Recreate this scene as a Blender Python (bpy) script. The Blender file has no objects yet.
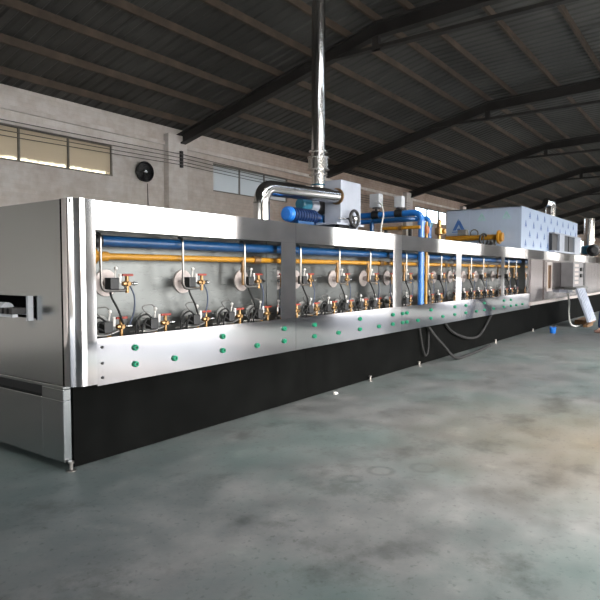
import bpy, math, random
from mathutils import Vector, Matrix
random.seed(7)
PI = math.pi
SC = bpy.context.scene
COL = SC.collection

# ------------------------------------------------------------------ camera
F_PX, YAW, PITCH, EYE = 586.0, math.atan(428 / 586.0), math.atan(28 / 586.0), 1.4
cam_d = bpy.data.cameras.new('camera')
cam_d.sensor_width = 36.0
cam_d.lens = 36.0 * F_PX / 600.0
cam_d.clip_end = 300
cam = bpy.data.objects.new('camera', cam_d)
COL.objects.link(cam)
cam.location = (0, 0, EYE)
fwd = Vector((math.cos(YAW) * math.cos(PITCH), math.sin(YAW) * math.cos(PITCH), -math.sin(PITCH)))
cam.rotation_euler = fwd.to_track_quat('-Z', 'Y').to_euler()
SC.camera = cam

# ------------------------------------------------------------------ materials
def newmat(name):
    m = bpy.data.materials.new(name)
    m.use_nodes = True
    nt = m.node_tree
    b = nt.nodes['Principled BSDF']
    return m, nt, b

def node(nt, typ, **kw):
    n = nt.nodes.new(typ)
    for k, v in kw.items():
        if k in n.inputs.keys() if hasattr(n.inputs, 'keys') else False:
            n.inputs[k].default_value = v
        else:
            setattr(n, k, v)
    return n

def ramp(nt, fac, stops):
    r = nt.nodes.new('ShaderNodeValToRGB')
    e = r.color_ramp.elements
    while len(e) < len(stops):
        e.new(0.5)
    for el, (p, c) in zip(e, stops):
        el.position = p
        el.color = (*c, 1) if len(c) == 3 else c
    nt.links.new(fac, r.inputs['Fac'])
    return r

def coords(nt, scale=(1, 1, 1), kind='Object'):
    tc = nt.nodes.new('ShaderNodeTexCoord')
    mp = nt.nodes.new('ShaderNodeMapping')
    mp.inputs['Scale'].default_value = scale
    nt.links.new(tc.outputs[kind], mp.inputs['Vector'])
    return mp.outputs['Vector']

def noise(nt, vec, scale, detail=4, rough=0.55):
    n = nt.nodes.new('ShaderNodeTexNoise')
    n.inputs['Scale'].default_value = scale
    n.inputs['Detail'].default_value = detail
    n.inputs['Roughness'].default_value = rough
    nt.links.new(vec, n.inputs['Vector'])
    return n.outputs['Fac']

def bump(nt, b, h, strength, dist=0.01):
    n = nt.nodes.new('ShaderNodeBump')
    n.inputs['Strength'].default_value = strength
    n.inputs['Distance'].default_value = dist
    nt.links.new(h, n.inputs['Height'])
    nt.links.new(n.outputs['Normal'], b.inputs['Normal'])
    return n

def plain(name, col, rough=0.5, metal=0.0, var=0.12, nscale=9.0, coat=0.0):
    m, nt, b = newmat(name)
    v = coords(nt)
    f = noise(nt, v, nscale)
    lo = tuple(max(0, c * (1 - var)) for c in col)
    hi = tuple(min(1, c * (1 + var)) for c in col)
    r = ramp(nt, f, [(0.3, lo), (0.7, hi)])
    nt.links.new(r.outputs['Color'], b.inputs['Base Color'])
    b.inputs['Roughness'].default_value = rough
    b.inputs['Metallic'].default_value = metal
    b.inputs['Coat Weight'].default_value = coat
    return m

def steel(name, col=(0.72, 0.72, 0.72), rough=0.22, grain=(1, 1, 60), wob=0.25, aniso=0.0, wobscale=(0.9, 0.9, 0.5)):
    """brushed stainless sheet: fine grain in roughness, slow waves in the sheet"""
    m, nt, b = newmat(name)
    b.inputs['Metallic'].default_value = 1.0
    b.inputs['Base Color'].default_value = (*col, 1)
    v = coords(nt, grain)
    f = noise(nt, v, 6.0, 3)
    mr = nt.nodes.new('ShaderNodeMapRange')
    mr.inputs['To Min'].default_value = rough * 0.7
    mr.inputs['To Max'].default_value = rough * 1.3
    nt.links.new(f, mr.inputs['Value'])
    nt.links.new(mr.outputs['Result'], b.inputs['Roughness'])
    if wob:
        v2 = coords(nt, wobscale)
        f2 = noise(nt, v2, 2.2, 1, 0.3)
        bump(nt, b, f2, wob, 0.02)
    return m

M = {}
M['steel'] = steel('brushed_stainless', (0.74, 0.73, 0.74), 0.05, (60, 60, 1.0), 0.07)
M['steel_skirt'] = steel('brushed_skirt_stainless', (0.54, 0.525, 0.54), 0.09, (60, 60, 1.0), 0.16)
M['tube'] = steel('dull_tube', (0.36, 0.34, 0.32), 0.30, (1, 1, 1), 0.0)
M['cabinet_grey'] = plain('cabinet_grey', (0.20, 0.195, 0.20), 0.45, 0.2, 0.08, 5.0)
M['wood'] = plain('brown_timber', (0.16, 0.085, 0.035), 0.75, 0.0, 0.3, 10.0)
M['slate'] = plain('dark_slate_panel', (0.016, 0.021, 0.03), 0.4, 0.0, 0.1, 5.0)
M['navy'] = plain('navy_motor_paint', (0.004, 0.018, 0.07), 0.4, 0.0, 0.1, 12.0)
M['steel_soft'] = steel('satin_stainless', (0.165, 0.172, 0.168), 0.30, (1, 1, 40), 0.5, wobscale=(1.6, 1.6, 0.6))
M['steel_end'] = steel('dull_end_stainless', (0.40, 0.42, 0.425), 0.22, (160, 160, 1), 0.10)
M['steel_far'] = steel('brushed_door_stainless', (0.25, 0.215, 0.215), 0.2, (30, 30, 1), 0.6)
M['post'] = steel('corner_post_stainless', (0.62, 0.61, 0.62), 0.06, (1, 1, 1), 0.0)
M['chrome'] = steel('polished_tube', (0.58, 0.57, 0.56), 0.16, (1, 1, 1), 0.0)
M['film_steel'] = plain('film_covered_sheet', (0.44, 0.53, 0.68), 0.28, 0.35, 0.05, 3.0)
M['grey_sheet'] = plain('galvanised_sheet', (0.37, 0.40, 0.47), 0.38, 0.3, 0.06, 6.0)
M['base_black'] = plain('matte_black_board', (0.003, 0.0032, 0.003), 0.7, 0.0, 0.35, 3.0)
M['black'] = plain('black_plastic', (0.012, 0.012, 0.013), 0.4, 0.0, 0.2, 30.0)
M['base_black'].node_tree.nodes['Principled BSDF'].inputs['Specular IOR Level'].default_value = 0.03
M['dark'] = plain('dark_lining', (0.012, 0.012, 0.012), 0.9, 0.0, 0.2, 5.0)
M['rubber'] = plain('black_rubber', (0.007, 0.007, 0.007), 0.85, 0.0, 0.2, 30.0)
M['blue'] = plain('blue_pipe_paint', (0.012, 0.125, 0.42), 0.3, 0.0, 0.1, 12.0, 0.4)
M['blue_deep'] = plain('deep_blue_paint', (0.005, 0.05, 0.15), 0.34, 0.0, 0.12, 12.0, 0.4)
M['blue_motor'] = plain('bright_blue_paint', (0.012, 0.15, 0.55), 0.35, 0.0, 0.1, 12.0, 0.3)
M['teal'] = plain('teal_motor_paint', (0.02, 0.14, 0.22), 0.35, 0.0, 0.1, 12.0, 0.3)
M['yellow'] = plain('yellow_gas_paint', (0.37, 0.175, 0.010), 0.38, 0.0, 0.12, 14.0, 0.3)
M['brass'] = plain('brass', (0.31, 0.19, 0.085), 0.34, 0.9, 0.3, 40.0)
M['bronze'] = plain('browned_brass', (0.26, 0.16, 0.08), 0.38, 0.8, 0.3, 40.0)
M['red'] = plain('red_plastic', (0.25, 0.03, 0.018), 0.4, 0.0, 0.15, 20.0)
M['green'] = plain('green_plastic', (0.0, 0.17, 0.085), 0.35, 0.0, 0.1, 20.0)
M['plate'] = plain('pale_plate', (0.50, 0.44, 0.42), 0.4, 0.4, 0.12, 25.0)
M['plate_grey'] = plain('grey_plate', (0.30, 0.30, 0.29), 0.4, 0.6, 0.15, 25.0)
M['ceramic'] = plain('white_ceramic', (0.55, 0.53, 0.51), 0.35, 0.0, 0.05, 10.0)
M['white_cord'] = plain('pale_cord', (0.62, 0.62, 0.58), 0.5, 0.0, 0.08, 10.0)
M['actuator'] = plain('pale_grey_plastic', (0.40, 0.42, 0.45), 0.45, 0.0, 0.06, 8.0)
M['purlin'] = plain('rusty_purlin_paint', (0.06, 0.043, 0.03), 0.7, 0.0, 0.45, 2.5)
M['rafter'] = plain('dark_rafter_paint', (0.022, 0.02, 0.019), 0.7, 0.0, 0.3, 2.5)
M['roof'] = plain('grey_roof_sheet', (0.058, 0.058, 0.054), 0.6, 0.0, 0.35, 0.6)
M['frame'] = plain('dull_window_frame', (0.16, 0.15, 0.13), 0.6, 0.0, 0.2, 6.0)
M['denim'] = plain('dark_blue_denim', (0.02, 0.035, 0.09), 0.85, 0.0, 0.25, 40.0)
M['jacket'] = plain('dark_work_jacket', (0.03, 0.04, 0.07), 0.85, 0.0, 0.2, 30.0)
M['skin'] = plain('skin', (0.55, 0.33, 0.23), 0.55, 0.0, 0.06, 8.0)
M['hair'] = plain('black_hair', (0.012, 0.01, 0.009), 0.6, 0.0, 0.3, 60.0)
M['shoe'] = plain('brown_shoe', (0.20, 0.11, 0.085), 0.6, 0.0, 0.15, 20.0)
M['mark_blue'] = plain('blue_print', (0.05, 0.14, 0.40), 0.4, 0.1, 0.1, 12.0)
M['mark_green'] = plain('faint_green_print', (0.36, 0.60, 0.62), 0.4, 0.2, 0.1, 12.0)
M['orange'] = plain('orange_plastic', (0.32, 0.10, 0.03), 0.5, 0.0, 0.15, 20.0)
M['cable_blue'] = plain('blue_black_cable', (0.03, 0.045, 0.085), 0.5, 0.0, 0.1, 20.0)
M['wire'] = plain('weathered_wire', (0.10, 0.095, 0.09), 0.7, 0.0, 0.2, 6.0)

def concrete_floor():
    m, nt, b = newmat('painted_concrete')
    v = coords(nt)
    L = nt.links
    big = noise(nt, v, 0.55, 5, 0.6)
    mid = noise(nt, v, 2.6, 6, 0.65)
    fine = noise(nt, v, 26, 4, 0.6)
    base = ramp(nt, mid, [(0.30, (0.095, 0.100, 0.098)), (0.52, (0.142, 0.146, 0.141)), (0.72, (0.19, 0.19, 0.182))])
    teal = ramp(nt, big, [(0.44, (0, 0, 0)), (0.62, (1, 1, 1))])
    mix = nt.nodes.new('ShaderNodeMixRGB')
    mix.inputs['Color2'].default_value = (0.085, 0.128, 0.118, 1)
    mul = nt.nodes.new('ShaderNodeMath'); mul.operation = 'MULTIPLY'; mul.inputs[1].default_value = 0.6
    L.new(teal.outputs['Color'], mul.inputs[0])
    L.new(mul.outputs[0], mix.inputs['Fac'])
    L.new(base.outputs['Color'], mix.inputs['Color1'])
    # worn ochre paint patch
    def patch(prev, cx, cy, r0, r1, col, amt, wob=1.2):
        geo = nt.nodes.new('ShaderNodeNewGeometry')
        sub = nt.nodes.new('ShaderNodeVectorMath'); sub.operation = 'DISTANCE'
        sub.inputs[1].default_value = (cx, cy, 0)
        L.new(geo.outputs['Position'], sub.inputs[0])
        ad = nt.nodes.new('ShaderNodeMath'); ad.operation = 'MULTIPLY_ADD'
        ad.inputs[1].default_value = wob; L.new(mid, ad.inputs[0]); L.new(sub.outputs['Value'], ad.inputs[2])
        mr = nt.nodes.new('ShaderNodeMapRange')
        mr.inputs['From Min'].default_value = r0; mr.inputs['From Max'].default_value = r1
        mr.inputs['To Min'].default_value = amt; mr.inputs['To Max'].default_value = 0.0
        L.new(ad.outputs[0], mr.inputs['Value'])
        mx = nt.nodes.new('ShaderNodeMixRGB'); mx.inputs['Color2'].default_value = (*col, 1)
        L.new(mr.outputs['Result'], mx.inputs['Fac']); L.new(prev, mx.inputs['Color1'])
        return mx.outputs['Color']
    c = mix.outputs['Color']
    c = patch(c, 5.3, 0.75, 0.6, 2.6, (0.165, 0.125, 0.075), 0.6)
    c = patch(c, 2.1, 3.5, 0.3, 2.2, (0.055, 0.09, 0.09), 0.7)
    def ring(prev, cx, cy, r):
        geo = nt.nodes.new('ShaderNodeNewGeometry')
        sub = nt.nodes.new('ShaderNodeVectorMath'); sub.operation = 'DISTANCE'
        sub.inputs[1].default_value = (cx, cy, 0)
        L.new(geo.outputs['Position'], sub.inputs[0])
        a = nt.nodes.new('ShaderNodeMath'); a.operation = 'SUBTRACT'; a.inputs[1].default_value = r
        L.new(sub.outputs['Value'], a.inputs[0])
        ab = nt.nodes.new('ShaderNodeMath'); ab.operation = 'ABSOLUTE'; L.new(a.outputs[0], ab.inputs[0])
        mr = nt.nodes.new('ShaderNodeMapRange')
        mr.inputs['From Min'].default_value = 0.008; mr.inputs['From Max'].default_value = 0.03
        mr.inputs['To Min'].default_value = 0.55; mr.inputs['To Max'].default_value = 0.0
        L.new(ab.outputs[0], mr.inputs['Value'])
        mm = nt.nodes.new('ShaderNodeMath'); mm.operation = 'MULTIPLY'
        L.new(mr.outputs['Result'], mm.inputs[0]); L.new(mid, mm.inputs[1])
        mx = nt.nodes.new('ShaderNodeMixRGB'); mx.inputs['Color2'].default_value = (0.03, 0.03, 0.028, 1)
        L.new(mm.outputs[0], mx.inputs['Fac']); L.new(prev, mx.inputs['Color1'])
        return mx.outputs['Color']
    for q in RINGS:
        c = ring(c, *q)
    st = noise(nt, v, 1.7, 7, 0.72)
    sr = ramp(nt, st, [(0.36, (0.62, 0.62, 0.61)), (0.47, (1, 1, 1)), (0.60, (1, 1, 1)), (0.70, (1.25, 1.24, 1.2))])
    mw = nt.nodes.new('ShaderNodeMixRGB'); mw.blend_type = 'MULTIPLY'; mw.inputs['Fac'].default_value = 0.9
    L.new(c, mw.inputs['Color1']); L.new(sr.outputs['Color'], mw.inputs['Color2'])
    c = mw.outputs['Color']
    # dark spots and specks
    sp = ramp(nt, fine, [(0.30, (0.45, 0.45, 0.45)), (0.42, (1, 1, 1))])
    mu = nt.nodes.new('ShaderNodeMixRGB'); mu.blend_type = 'MULTIPLY'; mu.inputs['Fac'].default_value = 0.6
    L.new(c, mu.inputs['Color1']); L.new(sp.outputs['Color'], mu.inputs['Color2'])
    L.new(mu.outputs['Color'], b.inputs['Base Color'])
    rr = ramp(nt, mid, [(0.3, (0.42, 0.42, 0.42)), (0.7, (0.62, 0.62, 0.62))])
    L.new(rr.outputs['Color'], b.inputs['Roughness'])
    bump(nt, b, fine, 0.15, 0.004)
    return m

def wall_mat():
    m, nt, b = newmat('whitewashed_brick')
    L = nt.links
    v = coords(nt)
    # swap so bricks lie on the x-z plane
    sep = nt.nodes.new('ShaderNodeSeparateXYZ'); L.new(v, sep.inputs[0])
    com = nt.nodes.new('ShaderNodeCombineXYZ'); L.new(sep.outputs['X'], com.inputs['X']); L.new(sep.outputs['Z'], com.inputs['Y'])
    br = nt.nodes.new('ShaderNodeTexBrick')
    br.inputs['Scale'].default_value = 1.0
    br.inputs['Brick Width'].default_value = 0.25; br.inputs['Row Height'].default_value = 0.075
    br.inputs['Mortar Size'].default_value = 0.006; br.inputs['Mortar Smooth'].default_value = 0.6
    br.inputs['Color1'].default_value = (0.68, 0.65, 0.63, 1); br.inputs['Color2'].default_value = (0.73, 0.70, 0.68, 1)
    br.inputs['Mortar'].default_value = (0.66, 0.64, 0.62, 1)
    L.new(com.outputs[0], br.inputs['Vector'])
    n1 = noise(nt, v, 0.9, 6, 0.65)
    n2 = noise(nt, v, 5.0, 5, 0.6)
    d = ramp(nt, n1, [(0.35, (0.80, 0.77, 0.74)), (0.6, (1, 1, 1))])
    d2 = ramp(nt, n2, [(0.3, (0.86, 0.82, 0.79)), (0.6, (1, 1, 1))])
    a = nt.nodes.new('ShaderNodeMixRGB'); a.blend_type = 'MULTIPLY'; a.inputs['Fac'].default_value = 1
    L.new(br.outputs['Color'], a.inputs['Color1']); L.new(d.outputs['Color'], a.inputs['Color2'])
    a2 = nt.nodes.new('ShaderNodeMixRGB'); a2.blend_type = 'MULTIPLY'; a2.inputs['Fac'].default_value = 1
    L.new(a.outputs['Color'], a2.inputs['Color1']); L.new(d2.outputs['Color'], a2.inputs['Color2'])
    # beyond the second pilaster the whitewash is thin and the brown brick shows
    ma = nt.nodes.new('ShaderNodeMath'); ma.operation = 'MULTIPLY_ADD'; ma.inputs[1].default_value = 5.0
    L.new(n1, ma.inputs[0]); L.new(sep.outputs['X'], ma.inputs[2])
    mr = nt.nodes.new('ShaderNodeMapRange'); mr.inputs['From Min'].default_value = 11.0; mr.inputs['From Max'].default_value = 16.5
    L.new(ma.outputs[0], mr.inputs['Value'])
    br2 = ramp(nt, br.outputs['Fac'], [(0.0, (0.66, 0.55, 0.48)), (1.0, (0.50, 0.44, 0.40))])
    a3 = nt.nodes.new('ShaderNodeMixRGB'); a3.blend_type = 'MULTIPLY'
    L.new(mr.outputs['Result'], a3.inputs['Fac']); L.new(a2.outputs['Color'], a3.inputs['Color1']); L.new(br2.outputs['Color'], a3.inputs['Color2'])
    L.new(a3.outputs['Color'], b.inputs['Base Color'])
    b.inputs['Roughness'].default_value = 0.9
    bump(nt, b, br.outputs['Fac'], -0.35, 0.006)
    return m

def frosted(name, col, clear):
    """dusty window pane: translucent dust, lower edge made clear to stand in for a sunlit strip outside"""
    m, nt, b = newmat(name)
    L = nt.links
    out = nt.nodes['Material Output']
    tr = nt.nodes.new('ShaderNodeBsdfTranslucent'); tr.inputs['Color'].default_value = (*col, 1)
    df = nt.nodes.new('ShaderNodeBsdfDiffuse'); df.inputs['Color'].default_value = (*[c * 0.9 for c in col], 1)
    mx = nt.nodes.new('ShaderNodeMixShader'); mx.inputs['Fac'].default_value = 0.55
    L.new(tr.outputs[0], mx.inputs[1]); L.new(df.outputs[0], mx.inputs[2])
    tp = nt.nodes.new('ShaderNodeBsdfTransparent'); tp.inputs['Color'].default_value = (0.9, 0.82, 0.66, 1)
    v = coords(nt, (1, 1, 1))
    sep = nt.nodes.new('ShaderNodeSeparateXYZ'); L.new(v, sep.inputs[0])
    n = noise(nt, v, 9, 4, 0.7)
    ma = nt.nodes.new('ShaderNodeMath'); ma.operation = 'MULTIPLY_ADD'; ma.inputs[1].default_value = 0.12
    L.new(n, ma.inputs[0]); L.new(sep.outputs['Z'], ma.inputs[2])
    mr = nt.nodes.new('ShaderNodeMapRange')
    mr.inputs['From Min'].default_value = 0.10; mr.inputs['From Max'].default_value = 0.17
    mr.inputs['To Min'].default_value = clear; mr.inputs['To Max'].default_value = 0.0  # see-through band imitates the bright sunlit strip behind the glass
    L.new(ma.outputs[0], mr.inputs['Value'])
    m2 = nt.nodes.new('ShaderNodeMixShader')
    L.new(mr.outputs['Result'], m2.inputs['Fac']); L.new(mx.outputs[0], m2.inputs[1]); L.new(tp.outputs[0], m2.inputs[2])
    L.new(m2.outputs[0], out.inputs['Surface'])
    return m

def clear_glass():
    m, nt, b = newmat('clear_pane')
    L = nt.links
    out = nt.nodes['Material Output']
    tp = nt.nodes.new('ShaderNodeBsdfTransparent'); tp.inputs['Color'].default_value = (0.9, 0.93, 0.95, 1)
    gl = nt.nodes.new('ShaderNodeBsdfGlossy'); gl.inputs['Roughness'].default_value = 0.05
    mx = nt.nodes.new('ShaderNodeMixShader'); mx.inputs['Fac'].default_value = 0.06
    L.new(tp.outputs[0], mx.inputs[1]); L.new(gl.outputs[0], mx.inputs[2]); L.new(mx.outputs[0], out.inputs['Surface'])
    return m

RINGS = [(3.62, 1.94, 0.085), (3.86, 1.72, 0.09), (3.36, 2.02, 0.06)]
M['floor'] = concrete_floor()
M['wall'] = wall_mat()
M['wall_dark'] = plain('bare_grey_render', (0.62, 0.60, 0.58), 0.9, 0.0, 0.15, 1.5)
M['pane_warm'] = frosted('dusty_pane_warm', (0.60, 0.53, 0.42), 0.8)
M['pane_cool'] = frosted('dusty_pane_cool', (0.60, 0.62, 0.62), 0.0)
M['pane_clear'] = clear_glass()

# ------------------------------------------------------------------ mesh builder
class MB:
    def __init__(s):
        s.v, s.f, s.sm = [], [], []
    def add(s, vs, fs, smooth=False):
        o = len(s.v)
        s.v += [tuple(p) for p in vs]
        s.f += [tuple(i + o for i in f) for f in fs]
        s.sm += [smooth] * len(fs)
        return s
    def box(s, x0, x1, y0, y1, z0, z1, mat=None):
        vs = [(x, y, z) for x in (x0, x1) for y in (y0, y1) for z in (z0, z1)]
        if mat: vs = [mat @ Vector(p) for p in vs]
        return s.add(vs, [(0, 1, 3, 2), (4, 6, 7, 5), (0, 4, 5, 1), (2, 3, 7, 6), (0, 2, 6, 4), (1, 5, 7, 3)])
    def tube(s, pts, r, n=10, caps=True):
        pts = [Vector(p) for p in pts]
        rs = r if isinstance(r, (list, tuple)) else [r] * len(pts)
        t0 = (pts[1] - pts[0]).normalized()
        ref = Vector((0, 0, 1)) if abs(t0.z) < 0.9 else Vector((1, 0, 0))
        u = t0.cross(ref).normalized()
        vs, fs = [], []
        for i, p in enumerate(pts):
            if i == 0: t = t0
            elif i == len(pts) - 1: t = (pts[i] - pts[i - 1]).normalized()
            else:
                t = ((pts[i + 1] - p).normalized() + (p - pts[i - 1]).normalized())
                t = t.normalized() if t.length > 1e-6 else (p - pts[i - 1]).normalized()
            u = (u - t * u.dot(t)).normalized()
            w = t.cross(u)
            for k in range(n):
                a = 2 * PI * k / n
                vs.append(p + (u * math.cos(a) + w * math.sin(a)) * rs[i])
        for i in range(len(pts) - 1):
            for k in range(n):
                k2 = (k + 1) % n
                fs.append((i * n + k, i * n + k2, (i + 1) * n + k2, (i + 1) * n + k))
        s.add(vs, fs, True)
        if caps:
            o = len(s.v)
            s.add(vs[:n], [tuple(range(n - 1, -1, -1))])
            s.add(vs[-n:], [tuple(range(n))])
        return s
    def cyl(s, p, q, r, n=16):
        return s.tube([p, q], r, n)
    def lathe(s, p, axis, prof, n=20):
        """prof: (distance along axis, radius) pairs, hard edges between them"""
        p, a = Vector(p), Vector(axis).normalized()
        for (d0, r0), (d1, r1) in zip(prof[:-1], prof[1:]):
            ref = Vector((0, 0, 1)) if abs(a.z) < 0.9 else Vector((1, 0, 0))
            u = a.cross(ref).normalized(); w = a.cross(u)
            vs = []
            for d, r in ((d0, r0), (d1, r1)):
                for k in range(n):
                    t = 2 * PI * k / n
                    vs.append(p + a * d + (u * math.cos(t) + w * math.sin(t)) * max(r, 1e-4))
            s.add(vs, [(k, (k + 1) % n, n + (k + 1) % n, n + k) for k in range(n)], True)
        return s
    def torus(s, c, axis, R, r, n=24, m=8):
        c, a = Vector(c), Vector(axis).normalized()
        ref = Vector((0, 0, 1)) if abs(a.z) < 0.9 else Vector((1, 0, 0))
        u = a.cross(ref).normalized(); w = a.cross(u)
        vs, fs = [], []
        for i in range(n):
            t = 2 * PI * i / n
            d = u * math.cos(t) + w * math.sin(t)
            for k in range(m):
                q = 2 * PI * k / m
                vs.append(c + d * (R + r * math.cos(q)) + a * r * math.sin(q))
        for i in range(n):
            for k in range(m):
                i2, k2 = (i + 1) % n, (k + 1) % m
                fs.append((i * m + k, i2 * m + k, i2 * m + k2, i * m + k2))
        return s.add(vs, fs, True)
    def sphere(s, c, r, n=12, m=8):
        c = Vector(c)
        return s.lathe(c, (0, 0, 1), [(-r * math.cos(PI * k / m), r * math.sin(PI * k / m)) for k in range(m + 1)], n)
    def prism(s, prof, x0, x1):
        """closed outline prof of (y, z) swept along x"""
        n = len(prof)
        vs = [(x0, y, z) for y, z in prof] + [(x1, y, z) for y, z in prof]
        fs = [(k, (k + 1) % n, n + (k + 1) % n, n + k) for k in range(n)]
        fs += [tuple(range(n - 1, -1, -1)), tuple(range(n, 2 * n))]
        return s.add(vs, fs)
    def prism_z(s, prof, z0, z1, smooth=False):
        n = len(prof)
        vs = [(x, y, z0) for x, y in prof] + [(x, y, z1) for x, y in prof]
        s.add(vs, [(k, (k + 1) % n, n + (k + 1) % n, n + k) for k in range(n)], smooth)
        s.add(vs[:n], [tuple(range(n - 1, -1, -1))])
        return s.add(vs[n:], [tuple(range(n))])
    def slab_holes(s, axis, a_rng, z_rng, t_rng, holes):
        """wall slab along x ('x') or y ('y') with rectangular openings (a0,a1,z0,z1)"""
        A = sorted({a_rng[0], a_rng[1], *[h[0] for h in holes], *[h[1] for h in holes]})
        Z = sorted({z_rng[0], z_rng[1], *[h[2] for h in holes], *[h[3] for h in holes]})
        for a0, a1 in zip(A[:-1], A[1:]):
            z0 = None
            for zl, zh in zip(Z[:-1], Z[1:]):
                am, zm = (a0 + a1) / 2, (zl + zh) / 2
                solid = not any(h[0] < am < h[1] and h[2] < zm < h[3] for h in holes)
                if solid:
                    if axis == 'x': s.box(a0, a1, t_rng[0], t_rng[1], zl, zh)
                    else: s.box(t_rng[0], t_rng[1], a0, a1, zl, zh)
        return s
    def mesh(s, name, mat):
        me = bpy.data.meshes.new(name)
        me.from_pydata(s.v, [], s.f)
        me.polygons.foreach_set('use_smooth', s.sm)
        me.materials.append(mat if not isinstance(mat, str) else M[mat])
        me.update()
        return me
    def build(s, name, mat, parent=None, loc=None, bevel=0):
        """world-space vertices; the object's origin goes to loc"""
        if loc is None:
            xs = [sum(c) / 2 for c in zip((min(p[0] for p in s.v), min(p[1] for p in s.v)), (max(p[0] for p in s.v), max(p[1] for p in s.v)))]
            loc = (xs[0], xs[1], min(p[2] for p in s.v))
        s.v = [(p[0] - loc[0], p[1] - loc[1], p[2] - loc[2]) for p in s.v]
        o = bpy.data.objects.new(name, s.mesh(name, mat))
        COL.objects.link(o)
        o.location = loc
        if parent is not None:
            setp(o, parent)
        if bevel:
            b = o.modifiers.new('edge', 'BEVEL'); b.width = bevel; b.segments = 2; b.limit_method = 'ANGLE'
        return o

WORLD = {}
def wloc(o):
    p = Vector(o.location)
    while o.parent is not None:
        o = o.parent
        p += Vector(o.location)
    return p
def setp(o, parent):
    o.location = Vector(o.location) - wloc(parent)
    o.parent = parent

def thing(name, label, cat, loc, group=None):
    o = bpy.data.objects.new(name, None)
    o.empty_display_size = 0.1
    COL.objects.link(o)
    o.location = loc
    return tag(o, label, cat, group)
def tag(o, label, cat, group=None):
    o['label'] = label; o['category'] = cat
    if group: o['group'] = group
    return o
def structure(o, label=None, cat=None):
    o['kind'] = 'structure'
    if label: o['label'] = label
    if cat: o['category'] = cat
    return o
def arc_path(pts, rad, seg=6):
    """polyline with rounded corners"""
    pts = [Vector(p) for p in pts]
    out = [pts[0]]
    for i in range(1, len(pts) - 1):
        a, b, c = pts[i - 1], pts[i], pts[i + 1]
        d1, d2 = (a - b).normalized(), (c - b).normalized()
        r = min(rad, (a - b).length * 0.49, (c - b).length * 0.49)
        p0, p1 = b + d1 * r, b + d2 * r
        for k in range(seg + 1):
            t = k / seg
            out.append(p0 * (1 - t) ** 2 + b * 2 * t * (1 - t) + p1 * t * t)
    out.append(pts[-1])
    return out
def spline(pts, seg=6):
    """Catmull-Rom curve through pts"""
    P = [Vector(p) for p in pts]
    P = [P[0] * 2 - P[1]] + P + [P[-1] * 2 - P[-2]]
    out = []
    for i in range(1, len(P) - 2):
        for k in range(seg):
            t = k / seg
            a, b, c, d = P[i - 1], P[i], P[i + 1], P[i + 2]
            out.append(0.5 * ((2 * b) + (c - a) * t + (2 * a - 5 * b + 4 * c - d) * t * t + (3 * b - a - 3 * c + d) * t ** 3))
    out.append(P[-2])
    return out

# ------------------------------------------------------------------ the hall
X0, X1, YB, YF = -9.0, 62.0, 10.0, -3.0
structure(MB().box(X0 - 3, X1 + 3, YF - .24, YB + 0.3, -0.2, 0).build('floor', 'floor', loc=(0, 0, 0)), 'worn grey-green concrete factory floor', 'floor')
M['yard'] = plain('pale_yard_concrete', (0.42, 0.41, 0.39), 0.9, 0.0, 0.15, 0.7)  # unseen ground, given a sunlit paleness to brighten the skirt's reflection
structure(MB().box(X0 - 60, X1 + 60, -90, YF - .242, -0.22, -.01).build('floor_yard', 'yard'), 'pale concrete yard outside the open doorways', 'floor')

WINS = [(3.55, 7.34, 3.31, 3.93, 4, 'pane_warm'), (10.18, 13.10, 3.33, 4.0, 3, 'pane_cool'),
        (21.4, 25.0, 3.42, 4.0, 3, 'pane_clear'), (27.6, 31.2, 3.42, 4.0, 3, 'pane_cool'), (53.0, 56.6, 3.0, 4.1, 3, 'pane_clear')]
wb = MB().slab_holes('x', (X0, X1), (0, 4.575), (YB, YB + 0.24), [w[:4] for w in WINS]).build('wall_back', 'wall', loc=(0, YB, 0))
structure(wb, 'long whitewashed brick wall behind the oven', 'wall')
for k in range(-2, 9):
    xc = 8.93 + 5.8 * k
    if X0 < xc < X1:
        MB().box(xc - 0.27, xc + 0.27, YB - 0.16, YB, 0, 4.4).build('pilaster', 'wall', wb, loc=(xc, YB, 0))
MB().box(X0, X1, YB - 0.05, YB, 4.16, 4.24).build('plaster_band', 'wall', wb)
for i, (a, b, z0, z1, n, pm) in enumerate(WINS):
    f = MB()
    t = 0.035
    f.box(a, b, YB + 0.03, YB + 0.09, z0, z0 + t).box(a, b, YB + 0.03, YB + 0.09, z1 - t, z1)
    for k in range(n + 1):
        x = a + (b - a) * k / n
        f.box(max(a, x - t / 2), min(b, x + t / 2), YB + 0.028, YB + 0.092, z0, z1)
    w = f.build('window_%d' % (i + 1), 'frame', loc=((a + b) / 2, YB + 0.06, z0))
    structure(w, ['dusty four-pane strip window with pale lower edge', 'grey three-pane strip window behind the bent duct',
                  'bright clear strip window beyond the blue pipes', 'dusty strip window behind the film-covered chamber', 'small bright window far along the wall'][i], 'window')
    MB().box(a, b, YB + 0.055, YB + 0.061, z0, z1).build('pane', pm, w, loc=((a + b) / 2, YB + 0.06, z0))

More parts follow.
